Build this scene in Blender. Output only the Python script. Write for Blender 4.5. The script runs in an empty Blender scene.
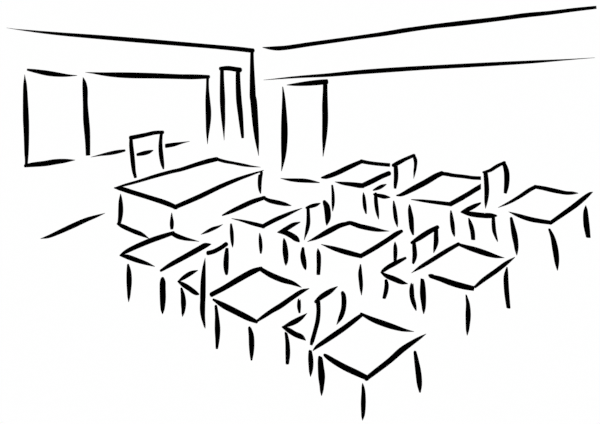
import bpy, bmesh, math
from mathutils import Vector as V

# ------------------------------------------------------------------ camera model
F, HX, HY, H = 578.0, 300.0, 70.0, 3.2      # focal length (px), horizon point, eye height (m)
C = bpy.context.scene.collection

cam_d = bpy.data.cameras.new('camera'); cam = bpy.data.objects.new('camera', cam_d); C.objects.link(cam)
cam.location = (0, 0, H); cam.rotation_euler = (math.pi/2, 0, 0)
cam_d.sensor_width = 36; cam_d.lens = 36*F/600; cam_d.shift_y = -(212-HY)/600
cam_d.clip_end = 200
bpy.context.scene.camera = cam
vs = bpy.context.scene.view_settings
vs.view_transform = 'Standard'; vs.look = 'None'; vs.exposure = 0; vs.gamma = 1

def lerp(a, b, t): return a+(b-a)*t
def ray(p): return V(((p[0]-HX)/F, 1.0, -(p[1]-HY)/F))
def onz(p, z):                       # meets the level plane at height z
    r = ray(p); return V((0, 0, H)) + r*((z-H)/r.z)
def onplane(p, q, n):
    r = ray(p); o = V((0, 0, H)); return o + r*((q-o).dot(n)/r.dot(n))
def atdepth(p, d): return V((0, 0, H)) + ray(p)*d

# ------------------------------------------------------------------ materials
def make_white(name, tint=1.0):
    m = bpy.data.materials.new(name); m.use_nodes = True; nt = m.node_tree; nt.nodes.clear()
    out = nt.nodes.new('ShaderNodeOutputMaterial'); em = nt.nodes.new('ShaderNodeEmission')  # white is emitted: surfaces glow evenly and take no shade
    nz = nt.nodes.new('ShaderNodeTexNoise'); rp = nt.nodes.new('ShaderNodeValToRGB')
    tc = nt.nodes.new('ShaderNodeTexCoord')
    nz.inputs['Scale'].default_value = 6; nz.inputs['Detail'].default_value = 4
    rp.color_ramp.elements[0].color = (.993*tint,)*3+(1,); rp.color_ramp.elements[1].color = (1*tint,)*3+(1,)
    nt.links.new(tc.outputs['Object'], nz.inputs['Vector'])
    nt.links.new(nz.outputs['Fac'], rp.inputs['Fac']); nt.links.new(rp.outputs['Color'], em.inputs['Color'])
    nt.links.new(em.outputs[0], out.inputs[0]); return m
def make_ink(name):
    m = bpy.data.materials.new(name); m.use_nodes = True; nt = m.node_tree; nt.nodes.clear()
    out = nt.nodes.new('ShaderNodeOutputMaterial'); d = nt.nodes.new('ShaderNodeBsdfDiffuse')
    d.inputs['Color'].default_value = (0, 0, 0, 1)
    nt.links.new(d.outputs[0], out.inputs[0])
    return m
WHITE = make_white('white_glow'); INK = make_ink('black_ink')
w = bpy.data.worlds.new('world'); bpy.context.scene.world = w; w.use_nodes = True
w.node_tree.nodes['Background'].inputs[0].default_value = (1, 1, 1, 1)
sun = bpy.data.lights.new('sun', 'SUN'); sun.energy = 1.0; so = bpy.data.objects.new('sun', sun); C.objects.link(so)
so.rotation_euler = (.5, .3, 0); so.location = (0, 4, 3.4)

# ------------------------------------------------------------------ strokes
def T(x0, y0, pts): return [(x0+a/6, y0+b/6, c/6) for a, b, c in pts]
def spline(pts):
    """Catmull-Rom through (x, y, w) points."""
    q = [pts[0]]
    for p in pts[1:]:
        if math.hypot(p[0]-q[-1][0], p[1]-q[-1][1]) > 2.0: q.append(p)
    pts = q; out = []
    n = len(pts)
    for i in range(n-1):
        p1, p2 = pts[i], pts[i+1]
        p0 = pts[i-1] if i else tuple(2*a-b for a, b in zip(p1, p2))
        p3 = pts[i+2] if i+2 < n else tuple(2*b-a for a, b in zip(p1, p2))
        L = math.hypot(p2[0]-p1[0], p2[1]-p1[1]); k = max(2, min(12, int(L/2)))
        # centripetal parametrisation keeps uneven spacing smooth
        d = lambda a, b: max(1e-3, math.hypot(a[0]-b[0], a[1]-b[1])**.5)
        t0 = 0; t1 = d(p0, p1); t2 = t1+d(p1, p2); t3 = t2+d(p2, p3)
        for j in range(k):
            t = t1+(t2-t1)*j/k
            r = []
            for c in range(3):
                A1 = (t1-t)/(t1-t0)*p0[c]+(t-t0)/(t1-t0)*p1[c]
                A2 = (t2-t)/(t2-t1)*p1[c]+(t-t1)/(t2-t1)*p2[c]
                A3 = (t3-t)/(t3-t2)*p2[c]+(t-t2)/(t3-t2)*p3[c]
                B1 = (t2-t)/(t2-t0)*A1+(t-t0)/(t2-t0)*A2
                B2 = (t3-t)/(t3-t1)*A2+(t-t1)/(t3-t1)*A3
                r.append((t2-t)/(t2-t1)*B1+(t-t1)/(t2-t1)*B2)
            out.append(tuple(r))
    out.append(pts[-1])
    return out

GAIN = 1.12
def rounded(pts, rad):
    """Blunt ends get a small rounded nose."""
    pts, rad = list(pts), list(rad); m = max(rad)
    for e, f in ((0, 1), (-1, -2)):
        if rad[e] > .25*m and len(pts) > 2:
            d = (pts[e]-pts[f]).normalized(); r = rad[e]; p = pts[e]
            new = [(p+d*r*.45, r*.75), (p+d*r*.75, r*.35)]
            if e == 0: new.reverse(); pts = [a for a, _ in new]+pts; rad = [b for _, b in new]+rad
            else: pts += [a for a, _ in new]; rad += [b for _, b in new]
    return pts, rad
def tube(bm, pts, rad, mat=1, sides=10):
    """A tapering round bar through 3-D points; sharp flat ends like a pen's."""
    rings = []
    n = len(pts); prev = None
    for i, p in enumerate(pts):
        t = (pts[min(i+1, n-1)]-pts[max(i-1, 0)]).normalized()
        if prev is None:
            u = t.orthogonal().normalized()
        else:
            u = (prev - t*prev.dot(t)).normalized()
        prev = u; v = t.cross(u)
        rings.append([bm.verts.new(p+(u*math.cos(a)+v*math.sin(a))*rad[i])
                      for a in [2*math.pi*k/sides for k in range(sides)]])
    for a, b in zip(rings, rings[1:]):
        for k in range(sides):
            f = bm.faces.new((a[k], a[(k+1) % sides], b[(k+1) % sides], b[k])); f.material_index = mat; f.smooth = True
    f = bm.faces.new(list(reversed(rings[0]))); f.material_index = mat
    f = bm.faces.new(rings[-1]); f.material_index = mat

def ink(bm, stroke, place, gain=1.0):
    """place(pixel) -> 3-D point on the surface the line is drawn on."""
    s = spline(stroke)
    P = [place(q) for q in s]
    R = [max(.12, q[2]*gain*GAIN/2)*p.y/F for q, p in zip(s, P)]
    tube(bm, P, R)

def prism(bm, poly, down, mat=0):
    """A slab: polygon poly (3-D), extruded by vector down."""
    a = [bm.verts.new(p) for p in poly]; b = [bm.verts.new(p+down) for p in poly]
    n = len(poly); fs = [bm.faces.new(a), bm.faces.new(list(reversed(b)))]
    for i in range(n): fs.append(bm.faces.new((a[i], b[i], b[(i+1) % n], a[(i+1) % n])))
    for f in fs: f.material_index = mat

def obj(name, bm, parent=None, base=None):
    bmesh.ops.recalc_face_normals(bm, faces=bm.faces)
    base = base if base is not None else (V((0, 0, 0)))
    me = bpy.data.meshes.new(name)
    bmesh.ops.translate(bm, verts=bm.verts, vec=-base)
    bm.to_mesh(me); bm.free()
    me.materials.append(WHITE); me.materials.append(INK)
    o = bpy.data.objects.new(name, me); C.objects.link(o)
    if parent is not None: o.parent = parent
    else: o.location = base
    return o
def tag(o, label, cat, group=None, kind=None):
    o['label'] = label; o['category'] = cat
    if group: o['group'] = group
    if kind: o['kind'] = kind
    return o
def empty(name, loc):
    o = bpy.data.objects.new(name, None); C.objects.link(o); o.location = loc; o.empty_display_size = .1; return o

# ------------------------------------------------------------------ the room
corner = onz((258, 168), 0)
left_f = onz((-40, 168+.30*298), 0)
right_f = onz((660, 168+.117*402), 0)
up = V((0, 0, 1))
def inward(a, b):
    n = (b-a).cross(up).normalized()
    return n if n.dot(V((0, 0, 0))-a+V((0, 4, 0))) > 0 else -n
nF, nR = inward(corner, left_f), inward(corner, right_f)
GAP = .07
def on_front(p, off=GAP): return onplane(p, corner+nF*off, nF)
def on_right(p, off=GAP): return onplane(p, corner+nR*off, nR)
# the ceiling slopes gently, as its two drawn edges do
c0 = on_front((254, 50), 0); c1 = on_front((8, 28), 0); c2 = on_right((596, 7.3), 0)
nC = (c1-c0).cross(c2-c0).normalized()
if nC.z < 0: nC = -nC
def ceil_z(p): return c0.z - (nC.x*(p.x-c0.x)+nC.y*(p.y-c0.y))/nC.z + .09

near_l = V((left_f.x-1.5, -1.0, 0)); near_r = V((right_f.x+1.0, -1.0, 0))
def wall(name, a, b, n, label):
    bm = bmesh.new()
    p = [a.copy(), b.copy(), b.copy(), a.copy()]
    p[0].z = p[1].z = -.0; p[2].z = ceil_z(b); p[3].z = ceil_z(a)
    prism(bm, p, -n*.15)
    return tag(obj(name, bm), label, 'wall', kind='structure')
wall('wall_front', corner, left_f, nF, 'long white front wall carrying the two boards')
wall('wall_right', corner, right_f, nR, 'white right hand wall with the tall doorway')
bm = bmesh.new(); prism(bm, [corner, right_f, near_r, near_l, left_f], V((0, 0, -.1)))
tag(obj('floor', bm), 'plain white classroom floor', 'floor', kind='structure')
bm = bmesh.new(); prism(bm, [V((p.x, p.y, ceil_z(p))) for p in (corner, right_f, near_r, near_l, left_f)], V((0, 0, .1)))
tag(obj('ceiling', bm), 'plain white ceiling above both walls', 'ceiling', kind='structure')

def trim(name, stroke, place, label, cat='trim'):
    bm = bmesh.new(); ink(bm, stroke, place, 1.04)
    return tag(obj(name, bm), label, cat, kind='structure')

trim('trim_1', T(0,20,[(40,47,1.5),(100,56,4),(160,63,8),(280,76,14),(400,87,18),(600,103,22)])
     + T(80,20,[(300,118,24),(600,143,23)]) + T(180,30,[(200,100,22),(350,114,24),(437,124,24)]), on_front,
     'long black line where the front wall meets the ceiling')
trim('trim_2', T(180,30,[(432,110,17),(432,180,20),(433,250,24),(435,350,31),(436,400,34)])
     + T(180,90,[(440,60,36),(446,130,36),(452,200,32),(457,250,28),(463,310,20),(468,360,9),(472,395,2)]), on_front,
     'upright black line in the corner of the two walls')
trim('trim_3', T(260,30,[(15,104,3),(50,108,14),(100,110,24),(150,107,24),(300,85,23),(450,64,22)])
     + T(360,20,[(0,103,21),(150,82,24),(300,57,26),(430,37,28),(600,20,27)])
     + T(500,0,[(0,112,24),(150,92,25),(300,77,22),(450,58,20),(578,44,17)]), on_right,
     'upper black line where the right wall meets the ceiling')
trim('trim_4', T(260,30,[(22,300,2),(100,293,6),(200,284,11),(300,277,15),(400,271,19)])
     + T(360,20,[(0,313,24),(150,302,25),(300,292,24),(450,283,22),(600,275,22)])
     + T(500,0,[(0,382,20),(200,371,16),(400,358,7),(500,351,4),(570,346,2)]), on_right,
     'lower black line running along the right wall above the door')
trim('baseboard_front', T(30,190,[(62,292,2),(110,280,16),(180,250,23),(270,209,26),(340,178,22),(400,157,14),(450,139,2)]),
     lambda p: min(onz(p, .05), on_front(p), key=lambda v: v.y), 'short black line at the foot of the front wall, left of the desk', 'baseboard')
trim('trim_5', T(260,120,[(123,350,2),(165,357,12),(220,363,22),(270,366,24),(310,369,16),(357,376,4)]),
     lambda p: onz(p, .04), 'short black line on the floor below the doorway')

def framed(name, quad, strokes, place, label, cat, kind=None, frame='frame'):
    """A flat panel on a wall with its drawn frame."""
    n = nF if place is on_front else nR
    q = [place(p, .03) for p in quad]
    base = sum(q, V())/4; base.z = min(p.z for p in q)
    bm = bmesh.new(); prism(bm, q, -n*.028)
    o = tag(obj(name, bm, base=base), label, cat, kind=kind)
    bm = bmesh.new()
    for s in strokes: ink(bm, s, lambda p: place(p, GAP))
    obj(frame, bm, o, base)
    return o

framed('wall_board', [(25.5,71),(84,75.5),(88,157),(26,166)], [
    T(0,20,[(165,298,12),(210,306,20),(290,320,28),(360,329,22),(410,333,13),(462,333,3)]),
    T(0,20,[(148,327,2),(149,350,8),(150,380,17),(151,420,22)])+T(0,120,[(156,0,31),(158,60,29),(159,130,26),(159,200,22),(159,240,17),(157,280,15)]),
    T(0,120,[(150,275,18),(200,268,26),(270,261,30),(330,251,30),(390,245,22),(450,240,3)]),
    T(60,70,[(138,43,2),(145,70,18),(150,110,27),(152,200,26),(157,300,32)])+T(80,120,[(42,60,32),(46,130,27),(48,212,23)]),
    ], on_front, 'tall upright white board at the left end of the front wall', 'board')
framed('whiteboard', [(85.5,73.5),(208,77),(208,144),(89,156.5)], [
    T(80,20,[(32,314,2),(80,318,9),(150,325,20),(220,329,28),(300,332,32),(450,335,30),(600,340,27)])+T(180,30,[(60,281,28),(110,281,26),(172,281,20)]),
    T(180,30,[(166,275,16),(165,320,15),(165,370,19),(166,420,27)])+T(180,90,[(168,70,32),(169,130,33),(169,180,30),(167,230,22),(165,280,11),(165,325,2)]),
    T(80,120,[(65,223,2),(120,211,10),(180,200,20),(230,190,20),(268,183,13)]),
    T(80,120,[(345,208,17),(385,199,24),(415,191,20),(438,182,6)]),
    T(120,140,[(277,35,24),(320,28,22),(370,17,11),(418,8,2)]),
    ], on_front, 'wide white board with black outline behind the teacher\'s chair', 'board')
framed('window_1', [(222,68),(239,68),(242,139),(224,139)], [
    T(180,30,[(243,232,22),(285,229,26),(330,235,26),(360,240,28)]),
    T(180,30,[(252,226,20),(252,300,23),(255,420,29)])+T(180,90,[(256,100,27),(260,180,21),(263,250,10),(265,302,2)]),
    T(180,30,[(347,224,24),(347,300,28),(352,420,33)])+T(180,90,[(362,150,30),(368,210,24),(374,265,18),(376,288,14)]),
    ], on_front, 'tall narrow opening on the front wall beside the corner', 'window', 'structure', 'window_frame')
framed('door_1', [(283,86),(326,83),(325,176),(282,171)], [
    T(260,30,[(162,330,4),(210,327,16),(280,321,26),(345,315,30),(403,310,28)]),
    T(260,80,[(391,-2,25),(391,60,26),(390,150,32),(391,230,33),(389,300,30)])+T(260,120,[(386,110,25),(383,160,15),(378,220,3)]),
    T(260,80,[(136,40,5),(141,90,14),(144,160,24),(146,240,34),(147,320,38)])+T(260,120,[(144,180,32),(140,230,22),(133,280,10),(128,310,2)]),
    ], on_right, 'tall white doorway with black outline on the right wall', 'door', 'structure', 'door_frame')

# ------------------------------------------------------------------ helpers for legs
def leg(parent, base, stroke, top3, name='leg', floor_px=None):
    """Leg from a point under the top (3-D) to the floor below the stroke's end."""
    k = list(stroke)                 # the pen's tips are full, like a pointed arch
    for e, f in ((0, 1), (-1, -2)):
        if k[e][2] < .45*k[f][2]:
            m = tuple(lerp(k[f][i], k[e][i], .5) for i in (0, 1)) + (k[f][2]*.74,)
            k.insert(1 if e == 0 else len(k)-1, m)
    s = spline(k); yb = s[-1][1]
    bot = onz(s[-1], 0)
    yt = HY+F*(H-top3.z)/top3.y
    iD = lambda y: lerp(1/bot.y, 1/top3.y, (yb-y)/(yb-yt))
    P = [atdepth(q, 1/iD(q[1])) for q in s]
    bm = bmesh.new()
    R = [max(.12, q[2]*1.06/2)*p.y/F for q, p in zip(s, P)]
    tube(bm, *rounded(P, R))
    if P[0].z < top3.z-.01:          # the pale uppermost stretch, up to the underside of the top
        tube(bm, [top3, P[0]], [.007, .3*R[0]], mat=0, sides=8)
    return obj(name, bm, parent, base)
def hidden_leg(parent, base, top3, ink_to=.5, name='leg'):
    """A leg that stands behind the top: dark only where the top covers it."""
    bot = V((top3.x, top3.y, 0)); r = .018
    bm = bmesh.new(); tube(bm, [top3, bot], [r*.8, r*.8], mat=0, sides=8)
    if ink_to: 
        m = lerp(top3, bot, ink_to); mm = lerp(top3, bot, ink_to*.5)
        tube(bm, [top3, mm, m], [r*1.1, r*1.5, r*.3])
    return obj(name, bm, parent, base)

# ------------------------------------------------------------------ student tables
def table(corners, edges, legs, label):
    """corners L,B,R,N in pixels; edges strokes; legs {corner: stroke}."""
    L, B, R, N = corners; cn = dict(L=L, B=B, R=R, N=N)
    rs = []
    for k, s in legs.items():
        if k == 'R' and s[-1][1] < 320 and len(s) == 3: continue
        yb = s[-1][1]; x = s[-1][0]
        (xa, ya), (xb, yb2) = (N, R) if k == 'R' else (L, N)
        x = min(max(x, min(xa, xb)), max(xa, xb)); yt = ya+(yb2-ya)*(x-xa)/(xb-xa)
        if k == 'N': yt = N[1]
        rs.append((yb-yt)/(yb-HY))
    zt = H*sum(rs)/len(rs)
    P = {k: onz(p, zt) for k, p in cn.items()}
    cen = sum(P.values(), V())/4; base = V((cen.x, cen.y, 0))
    t = tag(empty('student_table', base), label, 'table', 'student tables in three rows')
    rmax = 2.4*cen.y/F*.8
    bm = bmesh.new()
    prism(bm, [lerp(P[k], cen, .035)+V((0, 0, -rmax)) for k in 'LBRN'], V((0, 0, -.015)))
    for s in edges: ink(bm, s, lambda p: onz(p, zt))
    obj('tabletop', bm, t, base)
    for k in 'LNRB':
        q = lerp(P[k], cen, .07); q.z = zt-rmax-.016
        if k in legs: leg(t, base, legs[k], q)
        else:
            q = lerp(P[k], cen, .16 if k == 'B' else .1); q.z = zt-rmax-.016
            hidden_leg(t, base, q, .5 if k == 'B' else 0)
    return t, zt, P

table([(322,178.5),(362,161),(394,169),(363,185.5)], [
    T(310,145,[(68,196,8),(95,192,22),(150,173,28),(230,135,28),(312,98,22)]),
    T(310,145,[(305,98,22),(360,108,20),(420,115,20),(478,120,20)]),
    T(310,145,[(150,221,3),(190,229,16),(250,236,24),(300,243,28),(325,244,26)]),
    T(310,145,[(312,245,26),(370,218,28),(430,188,26),(474,170,26)])],
    dict(L=T(310,145,[(133,243,12),(138,290,18),(139,340,20),(136,398,4)]),
         N=T(310,145,[(320,285,4),(324,320,20),(329,370,22),(337,413,8)])),
    'white student table farthest back, standing nearest the doorway')
table([(396,195.5),(441.5,173),(485,182),(451.5,204.5)], [
    T(380,145,[(98,303,6),(125,299,18),(200,262,30),(280,220,32),(340,184,30),(372,170,26)]),
    T(380,145,[(362,172,20),(400,175,22),(450,182,16),(520,189,16)])+T(450,155,[(0,120,20),(80,129,20),(140,137,20),(187,139,20)]),
    T(380,145,[(187,327,4),(250,334,14),(340,345,20),(430,356,22)]),
    T(380,145,[(422,356,24),(500,313,26)])+T(450,155,[(0,295,24),(100,240,26),(160,203,26),(190,186,26)])],
    dict(L=T(360,175,[(297,177,6),(299,210,22),(306,260,30),(311,320,26),(319,360,10)]),
         N=T(360,175,[(545,212,6),(549,250,20),(555,300,26),(560,340,20),(567,370,4)])),
    'white student table, middle one of the three in the row along the right wall')
table([(500,207),(535.5,186.5),(592,192.5),(551,222.5)], [
    T(450,155,[(290,315,3),(350,288,14),(420,248,20),(480,208,22),(515,190,20)]),
    T(500,170,[(206,100,20),(260,110,24),(330,126,26),(400,138,20),(440,138,16),(470,139,3)]),
    T(500,170,[(53,251,3),(110,273,20),(180,295,26),(250,308,24),(308,316,22)]),
    T(500,170,[(302,318,20),(380,263,24),(450,213,26),(500,172,24),(540,140,14),(556,132,3)])],
    dict(L=T(490,205,[(127,78,16),(135,120,24),(147,180,32),(157,240,26),(161,302,3)]),
         N=T(490,205,[(356,146,14),(375,190,24),(389,250,32),(398,310,30),(405,393,4)]),
         R=T(500,170,[(515,213,4),(514,260,26),(519,330,32),(530,405,24)])),
    'rightmost white student table, its top drawn in black outline')
table([(222,216),(264,198),(303,208),(263.5,226.5)], [
    T(210,185,[(75,182,8),(110,166,18),(180,134,26),(260,98,26),(328,76,20)]),
    T(210,185,[(318,74,16),(350,92,22),(400,105,26),(450,115,20),(487,124,4)]),
    T(210,185,[(130,201,3),(190,214,12),(250,230,20),(325,249,22)]),
    T(210,185,[(315,249,22),(380,214,24),(460,178,20),(510,156,12),(553,139,3)])],
    dict(L=T(210,185,[(126,235,12),(130,280,22),(133,330,20),(136,375,3)]),
         N=T(210,185,[(298,290,6),(302,330,20),(305,380,20),(305,411,10)])),
    'white student table just to the right of the teacher\'s desk')
table([(306,242.5),(349,222.5),(403,230),(361.5,256)], [
    T(270,190,[(225,310,3),(280,286,20),(350,248,30),(420,213,26),(475,199,20)]),
    T(330,205,[(80,117,14),(115,107,22),(180,128,28),(260,145,26),(320,154,12),(357,157,2)]),
    T(270,190,[(307,326,3),(380,350,22),(460,374,28),(548,397,24)]),
    T(330,205,[(185,306,24),(260,263,26),(340,213,26),(400,173,26),(430,157,18)])],
    dict(L=T(250,225,[(407,140,4),(412,180,26),(413,230,26),(410,297,22)]),
         N=T(320,250,[(243,88,8),(241,140,24),(246,200,24),(249,272,3)]),
         R=T(370,220,[(150,130,4),(152,170,24),(152,210,24),(150,247,18)])),
    'white student table in the very middle of the nine')
table([(411,273.5),(458.5,244),(515,257),(472.5,288.5)], [
    T(370,220,[(248,318,2),(310,278,20),(380,235,24),(460,185,24),(532,144,20)]),
    T(430,230,[(165,84,14),(210,100,22),(270,120,32),(340,143,32),(400,159,18),(447,167,2)]),
    T(370,220,[(350,331,8),(375,335,20)])+T(430,230,[(0,275,20),(60,293,28),(130,318,32),(200,338,32),(262,351,26)]),
    T(430,230,[(270,342,14),(320,300,22),(400,243,24),(460,197,20),(508,164,4)])],
    dict(L=T(400,270,[(131,37,10),(136,80,28),(138,150,36),(142,210,26),(142,264,3)]),
         N=T(400,270,[(397,150,8),(407,200,22),(409,270,30),(406,340,22),(403,393,3)]),
         R=T(470,250,[(222,105,8),(216,160,26),(220,250,28),(231,348,22)])),
    'white student table between the far right one and the largest nearest one')
table([(119.5,255.5),(173,233),(210,245),(158,270.5)], [
    T(110,220,[(58,212,4),(90,193,20),(150,163,26),(250,121,28),(320,97,26),(382,77,20)]),
    T(110,220,[(372,80,22),(410,100,26),(450,112,20),(500,122,10),(535,129,2)]),
    T(110,220,[(60,212,8),(100,220,24),(160,241,26),(220,261,18),(268,279,3)]),
    T(110,220,[(305,304,14),(360,270,24),(450,220,28),(530,176,30),(575,152,28),(607,145,4)])],
    dict(L=T(120,255,[(48,58,12),(53,100,26),(55,160,30),(54,220,22),(52,282,3)]),
         N=T(120,255,[(255,140,20),(256,160,32),(256,200,34),(257,260,34),(256,310,27),(255,355,3)])),
    'leftmost white student table, in front of the teacher\'s desk')
table([(211,296),(261,268),(309,288),(256.5,322)], [
    T(190,260,[(128,208,26),(200,170,28),(300,111,32),(380,68,30),(430,50,20)]),
    T(190,260,[(420,52,22),(490,93,30),(560,122,30)])+T(250,225,[(260,350,22),(308,374,4)]),
    T(190,260,[(140,237,12),(147,240,16),(200,272,30),(280,313,32),(350,348,30),(402,371,18)]),
    T(190,260,[(395,371,12),(450,333,22),(500,300,25)])+T(270,275,[(60,187,28),(130,138,26),(190,99,22),(235,81,4)])],
    dict(L=T(190,295,[(155,66,16),(161,120,22),(165,200,32),(165,260,26),(161,322,14)]),
         N=T(190,295,[(357,196,18),(367,240,30),(370,300,32),(370,350,24),(369,391,10)]),
         R=T(270,275,[(175,150,18),(174,185,24),(177,226,12)])),
    'white student table between the leftmost one and the largest nearest one')
table([(313,350),(362,315),(426,333.5),(367,379)], [
    T(290,310,[(138,243,5),(160,222,18),(240,167,28),(330,105,28),(400,52,24),(434,27,18)]),
    T(340,305,[(125,52,14),(190,85,26),(260,112,32),(330,135,28),(390,151,16),(445,160,2)]),
    T(290,310,[(205,268,12),(215,275,20),(260,305,28),(330,345,32),(400,378,32),(468,410,26)]),
    T(340,354,[(155,150,22),(220,100,26),(300,38,28)])+T(340,305,[(370,270,30),(430,228,24),(480,196,15),(517,173,2)])],
    dict(L=T(270,330,[(300,160,22),(302,180,30),(304,210,34),(310,280,40),(311,340,26),(309,395,3)]),
         N=T(340,354,[(135,175,4),(140,220,22),(140,290,30),(139,350,24),(135,398,3)]),
         R=T(340,305,[(450,282,18),(460,340,28)])+T(340,354,[(470,110,34),(476,170,32),(480,232,8)])),
    'largest white student table, nearest to the viewer at the bottom')

# ------------------------------------------------------------------ student chairs
def chair(seat, bb, seat_s, back_s, legs, label):
    L, B, R, N = seat
    k = 'L'; s = legs['L']
    x = min(s[0][0], N[0]); yt = L[1]+(N[1]-L[1])*(x-L[0])/(N[0]-L[0])
    rl = (s[-1][1]-yt)/(s[-1][1]-HY)
    s = legs['N']; rn = (s[-1][1]-N[1])/(s[-1][1]-HY)
    zs = H*(rl+rn)/2
    P = {k: onz(p, zs) for k, p in dict(L=L, B=B, R=R, N=N).items()}
    cen = sum(P.values(), V())/4; base = V((cen.x, cen.y, 0))
    t = tag(empty('student_chair', base), label, 'chair', 'student chairs')
    rm = 2.0*cen.y/F*.8
    bm = bmesh.new(); prism(bm, [lerp(P[k], cen, .06)+V((0, 0, -rm)) for k in 'LBRN'], V((0, 0, -.025)))
    for q in seat_s: ink(bm, q, lambda p: onz(p, zs))
    obj('seat', bm, t, base)
    a, b = onz(bb[0], zs), onz(bb[1], zs)
    n = (b-a).cross(up).normalized()
    bm = bmesh.new()
    pl = lambda p: onplane(p, a, n)
    lt, rt = back_s['top'][0], back_s['top'][-1]
    rb = back_s['right'][len(back_s['right'])//2]
    pa, pb = pl(lt), pl((max(rt[0], rb[0]), rt[1]))
    sgn = 1 if n.y > 0 else -1          # the panel sits just behind the drawn bars
    off = n*sgn*rm*.9
    el, er = pl(back_s['left'][-1]), pl(back_s['right'][-1])
    zl = max(zs-rm, min(el.z, er.z))
    for e in (el, er):               # thin pale stays carry the back down to the seat
        if e.z > zs+.03: tube(bm, [e+off*.5, V((e.x, e.y, zs-rm*.5))+off*.5], [.006, .006], mat=0, sides=6)
    q = [V((pa.x, pa.y, zl)), V((pb.x, pb.y, zl)), pb-V((0, 0, .02)), pa-V((0, 0, .02))]
    prism(bm, [p+off for p in q], off.normalized()*.015)
    for q in back_s.values(): ink(bm, q, pl)
    obj('backrest', bm, t, base)
    for k in 'LNRB':
        q = lerp(P[k], cen, .08); q.z = zs-rm-.026
        if k in legs: leg(t, base, legs[k], q)
        else:
            q = lerp(P[k], cen, .2); q.z = zs-rm-.026
            hidden_leg(t, base, q, .4 if k == 'B' else 0)

chair([(373.5,192.5),(392,181),(414,187),(396,199)], [(395.5,197.5),(414,187)],
    [T(360,175,[(80,91,8),(110,78,20),(135,66,18),(157,56,5)]), T(360,175,[(82,115,10),(120,125,22),(150,131,22),(182,134,4)])],
    dict(left=T(380,145,[(93,118,24),(95,160,28),(95,200,27),(92,240,20),(90,262,14)]),
         top=T(380,145,[(80,122,20),(110,107,24),(150,86,20),(204,62,18)]),
         right=T(380,145,[(203,64,16),(212,90,22),(213,120,18),(208,160,14),(202,202,2)])),
    dict(L=T(360,175,[(94,113,20),(96,160,24),(102,210,22),(112,266,3)]),
         N=T(360,175,[(202,157,8),(207,200,22),(215,260,24),(225,313,3)])),
    'white student chair behind the farthest table, nearest the doorway')
chair([(461.5,212),(481,201),(514,205.5),(495,216.5)], [(487,215),(508,203)],
    [T(440,195,[(246,47,8),(210,65,22),(160,90,24),(128,103,10)]), T(440,195,[(128,102,10),(180,113,26),(250,122,28),(310,124,26),(342,124,8)])],
    dict(left=T(450,155,[(212,100,24),(216,150,28),(219,220,28),(216,280,18),(213,322,2)]),
         top=T(450,155,[(200,104,12),(240,93,18),(280,68,20),(328,44,14)]),
         right=T(450,155,[(322,45,20),(335,90,32),(338,140,34),(336,190,28),(331,230,16)])),
    dict(L=T(440,195,[(173,140,8),(185,180,24),(195,220,26),(199,268,24)]),
         N=T(440,195,[(320,130,18),(321,170,22),(326,220,22),(337,255,14),(346,281,3)])),
    'white student chair between the right wall row\'s middle table and the far right table')
chair([(277.5,232.3),(301,221.5),(328,230),(303.5,243)], [(304,242.5),(328,230)],
    [T(270,190,[(180,193,6),(140,208,22),(90,237,24),(45,254,5)]), T(270,190,[(45,253,6),(90,256,28),(130,275,32),(160,295,28),(175,310,8)])],
    dict(left=T(270,190,[(228,106,18),(230,150,20),(229,200,24),(222,240,20),(212,275,10),(205,302,2)]),
         top=T(270,190,[(218,107,12),(245,98,20),(280,88,18),(302,79,4)]),
         right=T(270,190,[(325,68,18),(337,95,36),(344,140,40),(345,175,34),(340,213,4)])),
    dict(L=T(250,225,[(203,80,6),(208,110,24),(213,165,34),(216,210,26),(215,244,3)]),
         N=T(250,225,[(318,138,16),(316,175,28),(322,215,32),(328,245,24),(334,270,4)])),
    'white student chair left of the table in the middle of the nine')
chair([(381,272.5),(405,257.5),(436,267),(408,282.3)], [(412.5,283.5),(436,267)],
    [T(370,220,[(213,228,14),(205,231,22),(160,255,24),(110,282,24),(75,308,16),(65,316,5)]), T(370,220,[(66,314,8),(100,336,24),(150,356,30),(190,373,24),(227,383,3)])],
    dict(left=T(370,220,[(264,135,20),(266,170,26),(268,210,28),(264,240,22),(258,262,12)]),
         top=T(370,220,[(250,137,16),(300,105,28),(350,73,28),(405,43,22)]),
         right=T(370,220,[(397,45,22),(395,90,28),(395,130,30),(391,160,22),(382,197,4)])),
    dict(L=T(320,250,[(396,182,18),(400,210,26),(395,250,26),(384,290,20)]),
         N=T(400,270,[(72,84,18),(70,120,28),(73,165,28),(83,200,26),(97,244,6)])),
    'white student chair right of the table in the middle of the nine')
chair([(178.5,281.5),(199,269),(227,283),(201,295.5)], [(204,298),(227,283)],
    [T(120,255,[(467,92,4),(430,107,22),(390,130,24),(348,160,8)]), T(120,255,[(348,158,8),(380,178,24),(420,204,26),(455,229,22),(473,236,8)])],
    dict(left=T(120,255,[(511,17,2),(507,50,12),(503,90,20),(499,160,28),(497,260,30)]),
         top=T(170,215,[(228,228,24),(260,220,24),(300,200,24),(338,174,24)]),
         right=T(170,215,[(342,198,16),(338,240,28),(335,290,32),(337,330,26),(340,357,14)])),
    dict(L=T(120,255,[(368,200,12),(377,240,24),(381,290,30),(380,330,22),(375,370,3)]),
         N=T(190,260,[(77,228,30),(75,300,30),(78,340,24),(84,375,16),(91,411,3)])),
    'leftmost white student chair, with one long rear post down to the floor')
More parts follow.
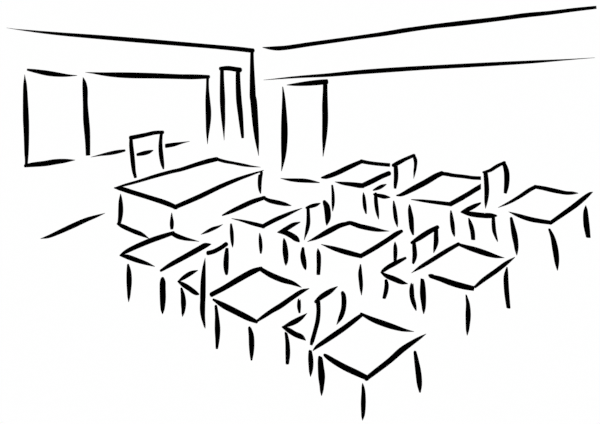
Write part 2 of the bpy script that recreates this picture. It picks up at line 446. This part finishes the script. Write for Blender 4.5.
chair([(282.5,327),(307,313),(338,327),(311,345)], [(311,346),(338,327)],
    [T(270,275,[(222,230,3),(180,262,24),(130,290,28),(73,312,5)]), T(270,275,[(73,311,8),(110,330,26),(150,355,28),(190,372,26),(214,392,4)])],
    dict(left=T(270,275,[(288,160,26),(291,210,24),(286,270,26),(272,330,24),(252,400,22),(246,421,14)]),
         top=T(270,275,[(272,162,16),(310,130,28),(360,98,26),(405,69,4)]),
         right=T(270,275,[(434,104,18),(440,120,26),(443,150,30),(440,200,30),(425,250,26),(400,298,3)])),
    dict(L=T(270,330,[(95,15,16),(104,70,24),(107,140,28),(104,203,20)]),
         N=T(270,330,[(241,127,20),(244,170,30),(246,220,28),(243,280,3)])),
    'nearest white student chair, left of the largest table')

# ------------------------------------------------------------------ teacher's desk and chair
zd = H*.235
cn = dict(L=(116.5,188), B=(217,158.5), R=(263,170), N=(175,207))
P = {k: onz(p, zd) for k, p in cn.items()}
cen = sum(P.values(), V())/4; base = V((cen.x, cen.y, 0))
desk = tag(empty('teacher_desk', base), 'long white teacher\'s desk with closed panels down to the floor', 'desk')
rm = .04
bm = bmesh.new(); prism(bm, [P[k]+V((0, 0, -rm)) for k in 'LBRN'], V((0, 0, -.03)))
for s in [T(100,170,[(85,108,5),(150,90,14),(230,68,16),(330,37,20),(430,10,21)])+T(180,140,[(0,179,22),(100,148,26),(180,126,30),(222,116,26)]),
          T(180,140,[(212,112,18),(265,128,18),(320,138,16),(380,150,16),(430,158,10),(483,163,2)]),
          T(100,170,[(88,107,8),(130,114,24),(200,136,26),(300,167,26),(400,200,28),(458,224,24)]),
          T(100,170,[(448,224,24),(520,193,26)])+T(180,140,[(120,338,27),(250,276,25),(350,234,20),(430,206,14),(500,183,5)])]:
    ink(bm, s, lambda p: onz(p, zd))
obj('desktop', bm, desk, base)
Fl = {k: onz(p, 0) for k, p in dict(L=(119,225), N=(172,249), R=(259,208)).items()}
def panel(name, a, b, ta, tb, strokes):
    """Upright panel from floor line a-b to the top's underside."""
    z1 = zd-rm-.031
    A, Bv = lerp(ta, cen, .03), lerp(tb, cen, .03)
    q = [a.copy(), b.copy(), V((Bv.x, Bv.y, z1)), V((A.x, A.y, z1))]
    n = (q[1]-q[0]).cross(q[3]-q[0]).normalized()
    if n.y > 0: n = -n
    bm = bmesh.new(); prism(bm, [p-n*.03 for p in q], -n*.03)
    pn = (q[1]-q[0]).cross(q[2]-q[0]).normalized()
    if pn.y > 0: pn = -pn
    for s in strokes: ink(bm, s, lambda p: onplane(p, q[0]+n*.03, pn))
    return obj(name, bm, desk, base)
panel('side_panel', Fl['L'], Fl['N'], P['L'], P['N'],
    [T(100,170,[(123,143,3),(124,180,20),(125,230,27),(122,280,24),(114,327,18)]),
     T(100,170,[(106,322,12),(140,340,24),(190,364,26),(240,382,24),(270,397,14),(293,411,3)]),
     T(100,170,[(430,256,3),(431,290,17),(431,330,22),(431,357,14)])])
panel('front_panel', Fl['N'], Fl['R'], P['N'], P['R'],
    [T(180,140,[(485,195,24),(480,230,24),(478,270,22),(480,300,16),(484,322,5)]),
     T(170,215,[(185,117,2),(215,103,14),(255,84,20),(290,70,12),(317,56,2)])])
# the desk's far end, unseen from the front
bm = bmesh.new(); a = lerp(P['R'], cen, .06); b = lerp(P['B'], cen, .06); a.z = b.z = 0
n = (b-a).cross(up).normalized()
prism(bm, [a, b, b+V((0, 0, zd-rm-.031)), a+V((0, 0, zd-rm-.031))], n*.03); obj('side_panel', bm, desk, base)

# the chair stands between the desk and the front wall, turned like the desk
A0 = atdepth((133.5, 160), 12.98); B0 = atdepth((161.5, 160), 13.85)
A0.z = B0.z = 0
d = (B0-A0).normalized(); fwd = V((d.y, -d.x, 0))            # fwd: towards the desk
base = (A0+B0)/2+fwd*.18
ch = tag(empty('teacher_chair', base), 'tall open backed chair behind the teacher\'s desk', 'chair')
pl = lambda p: onplane(p, A0, fwd)
bm = bmesh.new()
for s in [T(80,120,[(306,98,16),(307,150,22),(312,200,24),(318,260,24),(324,310,20),(333,345,16)]),
          T(80,120,[(303,107,24),(350,98,24),(410,85,22),(450,76,22),(497,74,20)]),
          T(80,120,[(490,70,16),(485,110,18),(483,160,22),(488,220,24),(496,270,18),(502,298,6)])]: ink(bm, s, pl)
zs = .48
for p in ((135.3, 177), (163.6, 169)):                       # posts run on down to the seat
    q = pl(p); tube(bm, [q, V((q.x, q.y, zs-.05))], [.02, .02], mat=0, sides=8)
obj('backrest', bm, ch, base)
z = V((0, 0, zs))
bm = bmesh.new(); prism(bm, [A0+z+d*.03, B0+z, B0+z+fwd*.36-d*.05, A0+z+fwd*.36+d*.07], V((0, 0, -.05))); obj('seat', bm, ch, base)
for u in (A0+d*.06, B0-d*.04):
    for y in (.03, .32):
        q = u+fwd*y; q += (d if u.x < base.x else -d)*(.05 if y > .1 else 0)
        bm = bmesh.new(); tube(bm, [q+V((0, 0, zs-.05)), q], [.022, .016], mat=1); obj('leg', bm, ch, base)
